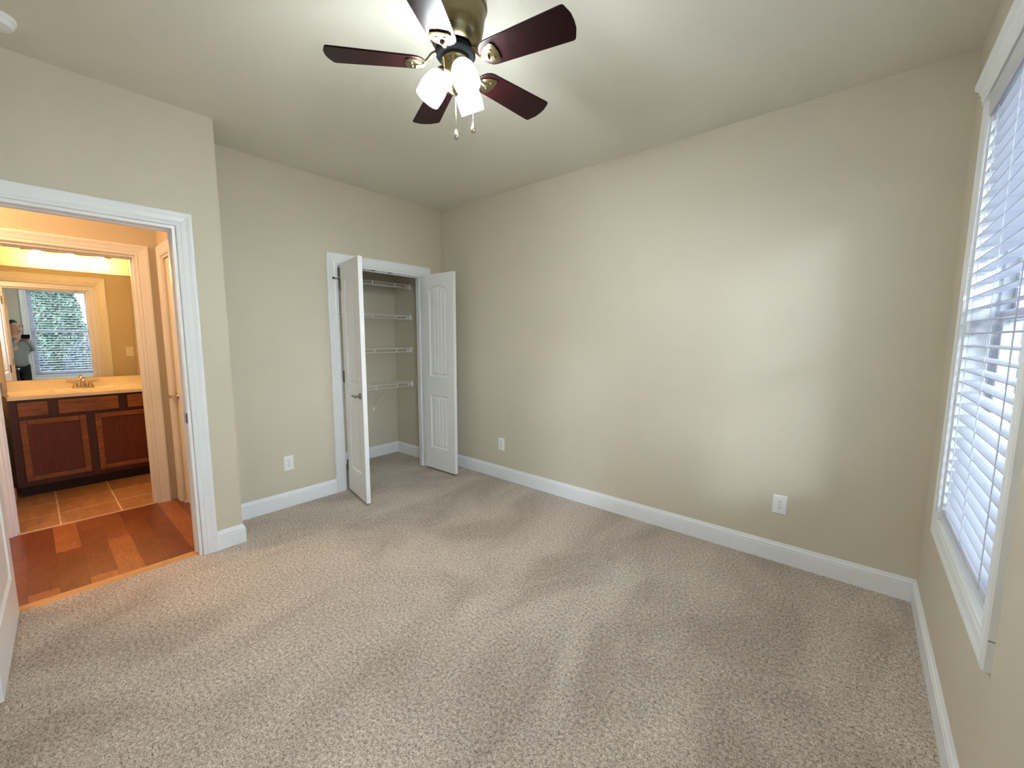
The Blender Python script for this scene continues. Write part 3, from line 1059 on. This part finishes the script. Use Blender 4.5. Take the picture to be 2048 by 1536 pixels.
mr = thing('mirror', (XM+0.002, -2.63, 0.99), 'large frameless bathroom mirror above the sink reflecting the window', 'mirror')
MB().box(XM+0.001, XM+0.006, YV0-0.003, YV1+0.02, 0.988, 2.033).build('mirror_glass', M_MIRROR, mr)

vl = thing('vanity_light', (XM, -2.632, 2.20), 'three-shade wall lamp glowing warmly above the bathroom mirror', 'wall lamp')
MB().box(XM+0.001, XM+0.022, -2.93, -2.334, 2.185, 2.245).build('back_plate', M_NICKEL, vl, bevel=0.006)
for yy in (-2.838, -2.632, -2.426):
    b = MB()
    xx = XM+0.165
    b.lathe([(0.024, 2.175), (0.034, 2.165), (0.047, 2.135), (0.055, 2.095), (0.058, 2.062), (0.055, 2.062), (0.052, 2.095), (0.044, 2.135), (0.031, 2.163), (0.022, 2.172)], 28, (xx, yy, 0), cap=False)
    s_ = b.build('lamp_shade', M_VSHADE, vl, smooth='all')
    MB().sphere((xx, yy, 2.115), 0.026, 14).build('bulb', M_VSHADE, s_, smooth='all')
    b = MB()
    b.lathe([(0.0, 2.205), (0.018, 2.203), (0.026, 2.190), (0.027, 2.172), (0.022, 2.168), (0.0, 2.168)], 18, (xx, yy, 0))
    b.tube([(XM+0.02, yy, 2.215), (XM+0.08, yy, 2.240), (xx-0.01, yy, 2.225), (xx, yy, 2.198)], 0.007, 8)
    b.build('arm', M_NICKEL, s_, smooth=40)

hl = thing('hall_ceiling_light', (-0.34, -3.50, H), 'round warm flush lamp on the hallway ceiling, outside the picture', 'ceiling lamp')
MB().lathe([(0.0, 0.0), (0.150, 0.0), (0.155, -0.010), (0.150, -0.022), (0.0, -0.022)], 32, (-0.34, -3.50, H)).build('base', M_NICKEL, hl, smooth=35)
MB().lathe([(0.142, -0.022), (0.138, -0.045), (0.110, -0.075), (0.060, -0.092), (0.0, -0.096)], 32, (-0.34, -3.50, H), cap=False).build('glass_bowl', M_HSHADE, hl, smooth='all')

# ------------------------------------------------------------------ photographer (seen in the bathroom mirror) and phone
M_SKIN = simple('skin', srgb(196, 148, 122), 0.5, var=0.03)
M_JACKET = simple('grey_jacket_fabric', srgb(128, 134, 134), 0.85, var=0.12, scale=45, bump=0.2)
M_PANTS = simple('black_trouser_fabric', srgb(24, 24, 27), 0.8, var=0.1)
M_HAIR = simple('black_hair', srgb(24, 20, 19), 0.5, var=0.2, vscale=(1, 1, 0.1), scale=120)
M_SHOE = simple('dark_shoe_leather', srgb(40, 38, 38), 0.5)

TX, TY = 3.655, -3.115
bf = Vector((-0.84, 0.54, 0)).normalized()      # chest direction
bs = Vector((0.54, 0.84, 0)).normalized()       # towards the person's right hand
hf = Vector((-0.70, 0.71, 0)).normalized()      # face direction
hs = Vector((0.71, 0.70, 0)).normalized()
def bp(s, f, z):
    v = Vector((TX, TY, z)) + bs*s + bf*f
    return (v.x, v.y, v.z)

def skin_obj(name, chains, mat, parent, sub=2):
    """chains: lists of (point, radius); equal points are welded, so chains branch from shared joints"""
    bm = bmesh.new()
    lay = bm.verts.layers.skin.verify()
    seen = {}
    first = True
    for ch in chains:
        prev = None
        for p, r in ch:
            key = tuple(round(c, 4) for c in p)
            v = seen.get(key)
            if v is None:
                v = bm.verts.new(Vector(p) - OFF[parent.name])
                v[lay].radius = (r, r) if not isinstance(r, tuple) else r
                v[lay].use_root = first
                first = False
                seen[key] = v
            if prev is not None and prev is not v and bm.edges.get((prev, v)) is None:
                bm.edges.new((prev, v))
            prev = v
    me = bpy.data.meshes.new(name)
    bm.to_mesh(me)
    bm.free()
    me.materials.append(mat)
    o = bpy.data.objects.new(name, me)
    COL.objects.link(o)
    o.parent = parent
    OFF[o.name] = OFF[parent.name]
    k = o.modifiers.new('skin', 'SKIN')
    k.use_smooth_shade = True
    s = o.modifiers.new('subdivision', 'SUBSURF')
    s.levels = s.render_levels = sub
    return o

PC = CAM - fw*0.007 - RT*0.025 - UP*0.018         # phone centre
per = thing('person', (TX, TY, 0.0), 'person in grey jacket and black trousers holding up a phone, seen in the mirror', 'person')
hc = Vector((TX, TY, 0)) + bf*0.015               # head position
def hp(s, f, z):
    v = hc + hs*s + hf*f
    return (v.x, v.y, z)
pel = (bp(0, 0, 0.93), 0.115)
chest = (bp(0, 0.005, 1.24), 0.120)
nb = (bp(0, 0.0, 1.405), 0.060)
hands = {}
chains = [[pel, (bp(0, 0.01, 1.08), 0.105), chest, nb, (hp(0, 0.012, 1.455), 0.052), (hp(0, 0.030, 1.505), 0.066), (hp(0, 0.012, 1.585), 0.083), (hp(0, -0.005, 1.645), 0.066)],
          [(hp(0, 0.030, 1.505), 0.066), (hp(0, 0.100, 1.535), 0.014)]]
for sg in (1, -1):
    wr = PC - fw*0.055 + RT*(sg*0.095) - UP*0.075
    pm = PC - fw*0.026 + RT*(sg*0.088) - UP*0.020
    el = bp(sg*0.215, 0.03 if sg > 0 else 0.10, 1.115)
    chains.append([chest, (bp(sg*0.155, 0, 1.345), 0.058), (el[:3], 0.042), (tuple(wr), 0.029), (tuple(pm), 0.031)])
    for k, (du, ln) in enumerate(((0.026, 0.030), (0.010, 0.034), (-0.006, 0.032), (-0.021, 0.025))):
        a = pm + UP*du
        b_ = PC + RT*(sg*0.086) + UP*(du-0.004) - fw*0.006
        c_ = PC + RT*(sg*0.084) + UP*(du-0.006) + fw*0.009
        e_ = PC + RT*(sg*(0.084-ln*0.55)) + UP*(du-0.008) + fw*0.0115
        chains.append([(tuple(a), 0.010), (tuple(b_), 0.0088), (tuple(c_), 0.0078), (tuple(e_), 0.0066)])
    t0 = pm - UP*0.012 - RT*(sg*0.006)
    t1 = PC + RT*(sg*0.072) - UP*0.022 - fw*0.018
    t2 = PC + RT*(sg*0.050) - UP*0.016 - fw*0.014
    chains.append([(tuple(t0), 0.012), (tuple(t1), 0.0105), (tuple(t2), 0.008)])
for sg in (1, -1):
    chains.append([pel, (bp(sg*0.085, 0, 0.86), 0.085), (bp(sg*0.092, 0.012, 0.49), 0.058), (bp(sg*0.095, -0.012, 0.10), 0.040), (bp(sg*0.100, 0.09, 0.045), 0.036)])
skin_obj('body', chains, M_SKIN, per)
jk = [[(bp(0, 0, 0.80), 0.150), (bp(0, 0.01, 0.92), 0.148), (bp(0, 0.01, 1.08), 0.138), (bp(0, 0.005, 1.24), 0.142), (bp(0, 0, 1.375), 0.082), (bp(0, 0.0, 1.425), 0.068)]]
for sg in (1, -1):
    el = bp(sg*0.215, 0.03 if sg > 0 else 0.10, 1.115)
    wr = PC - fw*0.062 + RT*(sg*0.099) - UP*0.090
    jk.append([(bp(0, 0.005, 1.24), 0.142), (bp(sg*0.160, 0, 1.345), 0.072), (el, 0.058), (tuple(wr), 0.042)])
skin_obj('jacket', jk, M_JACKET, per)
tr = [[(bp(0, 0, 0.93), 0.125), (bp(0, 0, 0.88), 0.125)]]
for sg in (1, -1):
    tr.append([(bp(0, 0, 0.88), 0.125), (bp(sg*0.086, 0, 0.80), 0.094), (bp(sg*0.092, 0.012, 0.49), 0.070), (bp(sg*0.095, -0.012, 0.075), 0.056)])
skin_obj('trousers', tr, M_PANTS, per)
for sg in (1, -1):
    skin_obj('shoe', [[(bp(sg*0.096, -0.055, 0.045), 0.040), (bp(sg*0.098, 0.03, 0.045), 0.043), (bp(sg*0.103, 0.12, 0.038), 0.036), (bp(sg*0.105, 0.155, 0.034), 0.028)]], M_SHOE, per)
skin_obj('hair', [[(hp(0, -0.045, 1.545), 0.062), (hp(0, -0.028, 1.605), 0.084), (hp(0, -0.004, 1.652), 0.074), (hp(0, 0.040, 1.665), 0.040)]], M_HAIR, per)
for sg in (1, -1):
    b = MB()
    b.sphere(hp(sg*0.083, 0.0, 1.575), 0.026, 12, (0.5, 0.5, 1.15)).build('ear', M_SKIN, per, smooth='all')
    MB().sphere(hp(sg*0.032, 0.088, 1.585), 0.011, 12).build('eye', simple('eye_white', srgb(225, 222, 215), 0.3), per, smooth='all')
    b = MB()
    b.tube([Vector(hp(sg*(0.034+0.026*math.cos(t)), 0.104, 1.582)) + Vector((0, 0, 0.020*math.sin(t))) for t in [2*PI*k/16 for k in range(17)]], 0.0022, 6)
    b.tube([hp(sg*0.060, 0.104, 1.588), hp(sg*0.084, 0.06, 1.590), hp(sg*0.086, 0.0, 1.590)], 0.0022, 6)
    b.build('glasses', M_BLACKM, per, smooth='all')
b = MB()
b.tube([hp(-0.024, 0.091, 1.492), hp(0.0, 0.099, 1.490), hp(0.024, 0.091, 1.492)], 0.005, 8, [0.002, 0.0055, 0.002])
b.build('mouth', simple('lips', srgb(160, 92, 84), 0.5), per, smooth='all')

MPH = Matrix((RT, UP, -fw)).transposed().to_4x4()
MPH.translation = PC
ph = thing('phone', tuple(PC), 'dark phone held sideways in both hands of the person', 'phone')
def rrect(w, h, r, k=5):
    o = []
    for cx, cy, a0 in ((w-r, h-r, 0), (-w+r, h-r, PI/2), (-w+r, -h+r, PI), (w-r, -h+r, 1.5*PI)):
        for i in range(k+1):
            t = a0 + PI/2*i/k
            o.append((cx+r*math.cos(t), cy+r*math.sin(t)))
    return o
MB(MPH).prism(rrect(0.078, 0.038, 0.010), -0.004, 0.004).build('case', M_BLACKM, ph, bevel=0.001)
MB(MPH).prism(rrect(0.074, 0.035, 0.008), 0.0038, 0.0044).build('screen', simple('black_screen_glass', srgb(14, 15, 18), 0.08), ph)
b = MB(MPH)
b.prism([(x+0.047, y+0.014) for x, y in rrect(0.024, 0.021, 0.008)], -0.0055, -0.0038)
b.build('camera_bump', M_BLACKM, ph)
# ------------------------------------------------------------------ outside the windows
def m_leaf(name, a, b_):
    n = N(name)
    n.set(n.ramp(n.noise(2.5, 3), [(0.3, a), (0.7, b_)]), 0.6)
    n.b.inputs['Subsurface Weight'].default_value = 0.0
    return n.m
M_LEAFY = m_leaf('yellow_green_leaves', srgb(92, 118, 44), srgb(150, 166, 84))
M_LEAFD = m_leaf('grey_green_needles', srgb(54, 74, 60), srgb(92, 114, 94))
M_HEDGE = m_leaf('dark_green_leaves', srgb(44, 58, 60), srgb(76, 90, 92))
M_BARK = simple('brown_bark', srgb(104, 88, 76), 0.9, var=0.25, scale=12, vscale=(3, 3, 0.5))
M_LAWN = simple('dry_lawn', srgb(140, 137, 128), 0.95, var=0.2, scale=3)
struct('ground', MB().box(W+0.15, 40, -25, 30, -0.60, -0.45), M_LAWN)

def tree(name, x, y, kind, label, cat, h, r, zc, leaf, n, mat, seed, group=None):
    rnd = random.Random(seed)
    root = thing(name, (x, y, -0.45), label, cat, group)
    b = MB()
    if kind == 'broad':
        b.tube([(x, y, -0.46), (x+0.03, y, 0.6), (x-0.04, y+0.05, 2.0), (x+0.02, y, h*0.7)], 0.1, 10, [0.20, 0.15, 0.12, 0.04])
        for k in range(9):
            t = rnd.uniform(0, 2*PI)
            z = rnd.uniform(0.9, h*0.6)
            q = rnd.uniform(0.6, 1.0)*r
            b.tube([(x, y, z), (x+0.45*q*math.cos(t), y+0.45*q*math.sin(t), z+0.35*q), (x+q*math.cos(t), y+q*math.sin(t), z+0.6*q)], 0.03, 6, [0.06, 0.035, 0.012])
    else:
        b.tube([(x, y, -0.46), (x, y, h*0.9)], 0.08, 10, [0.11, 0.02])
    b.build('trunk', M_BARK, root, smooth='all')
    b = MB()
    for k in range(n):
        t = rnd.uniform(0, 2*PI)
        if kind == 'broad':
            u, q = rnd.uniform(-1, 1), rnd.random()**0.4
            p = Vector((x + r*q*math.sqrt(1-u*u)*math.cos(t), y + r*q*math.sqrt(1-u*u)*math.sin(t), zc + (h-zc)*q*u))
        elif kind == 'cone':
            f_ = 1-math.sqrt(rnd.random())
            rr = r*(1-f_)*(0.55+0.45*rnd.random())
            p = Vector((x+rr*math.cos(t), y+rr*math.sin(t), -0.1+(h+0.1)*f_))
        else:
            u, q = rnd.uniform(0, 1), 0.75+0.25*rnd.random()
            p = Vector((x + r*q*math.sqrt(1-u*u)*math.cos(t), y + r*q*math.sqrt(1-u*u)*math.sin(t), -0.45 + h*q*u))
        if p.z < -0.4: continue
        a = Vector((rnd.gauss(0, 1), rnd.gauss(0, 1), rnd.gauss(0, 1))).normalized()
        c = a.orthogonal().normalized()
        d = a.cross(c)
        s = leaf*rnd.uniform(0.6, 1.2)
        v = [b.v(p - c*s), b.v(p + d*s*0.45), b.v(p + c*s), b.v(p - d*s*0.45)]
        b.f(v)
    b.build('foliage', mat, root)
    return root
tree('broadleaf_tree', 17.5, -3.7, 'broad', 'yellow-green leafy tree left of the window reflection in the mirror', 'tree', 6.5, 2.0, 2.7, 0.085, 22000, M_LEAFY, 1)
tree('conifer', 13.6, -2.25, 'cone', 'grey-green cone-shaped conifer in the window reflection in the mirror', 'tree', 5.6, 1.15, 0, 0.07, 18000, M_LEAFD, 2)
for k, (sx_, sy_, lb) in enumerate(((11.0, -3.12, 'dark green shrub below the leafy tree in the mirror reflection'), (11.3, -1.72, 'dark green shrub below the conifer in the mirror reflection'))):
    tree('garden_shrub', sx_, sy_, 'dome', lb, 'shrub', 1.75, 0.68, 0, 0.05, 3500, M_HEDGE, 5+k, 'garden shrubs outside the window')

hs_ = thing('neighbour_house', (8.0, 9.0, -0.45), 'pale house beyond the blind at the right edge of the picture', 'house')
M_SIDING = N('tan_lap_siding')
wv = M_SIDING.n('ShaderNodeTexWave', wave_type='BANDS', bands_direction='Z', wave_profile='SAW')
wv.inputs['Scale'].default_value = 2.6
M_SIDING.l(M_SIDING.P(), wv.inputs[0])
M_SIDING.set(M_SIDING.ramp(M_SIDING.noise(4), [(0.3, srgb(128, 120, 114)), (0.7, srgb(142, 134, 127))]), 0.7)
M_SIDING.bump(wv.outputs[0], 0.6, 0.02)
MB().box(4.95, 13, 8.5, 14, -0.45, 3.0).build('siding_wall', M_SIDING.m, hs_)
b = MB()
b.loft([[(4.5, 8.1, 2.95), (4.5, 14.4, 2.95), (4.5, 11.25, 5.2)], [(13.4, 8.1, 2.95), (13.4, 14.4, 2.95), (13.4, 11.25, 5.2)]])
b.build('roof', simple('grey_shingles', srgb(104, 98, 94), 0.9, var=0.2, scale=8), hs_)
b = MB()
x0, x1, z0, z1 = 5.48, 6.5, 0.4, 2.1
b.box(x0-0.07, x0, 8.45, 8.51, z0-0.07, z1+0.07).box(x1, x1+0.07, 8.45, 8.51, z0-0.07, z1+0.07)
b.box(x0, x1, 8.45, 8.51, z0-0.07, z0).box(x0, x1, 8.45, 8.51, z1, z1+0.07)
b.box(x0, x1, 8.46, 8.51, 1.22, 1.29).box(x0+0.18, x0+0.205, 8.47, 8.51, z0, z1).box(x0+0.60, x0+0.625, 8.47, 8.51, z0, z1)
wf = b.build('window_frame', M_VINYL, hs_)
MB().box(x0, x1, 8.485, 8.499, z0, z1).build('window_pane', simple('dark_window_glass', srgb(30, 33, 38), 0.08), wf)
MB().box(4.93, 5.03, 8.47, 8.53, -0.45, 3.0).build('corner_board', M_VINYL, hs_)
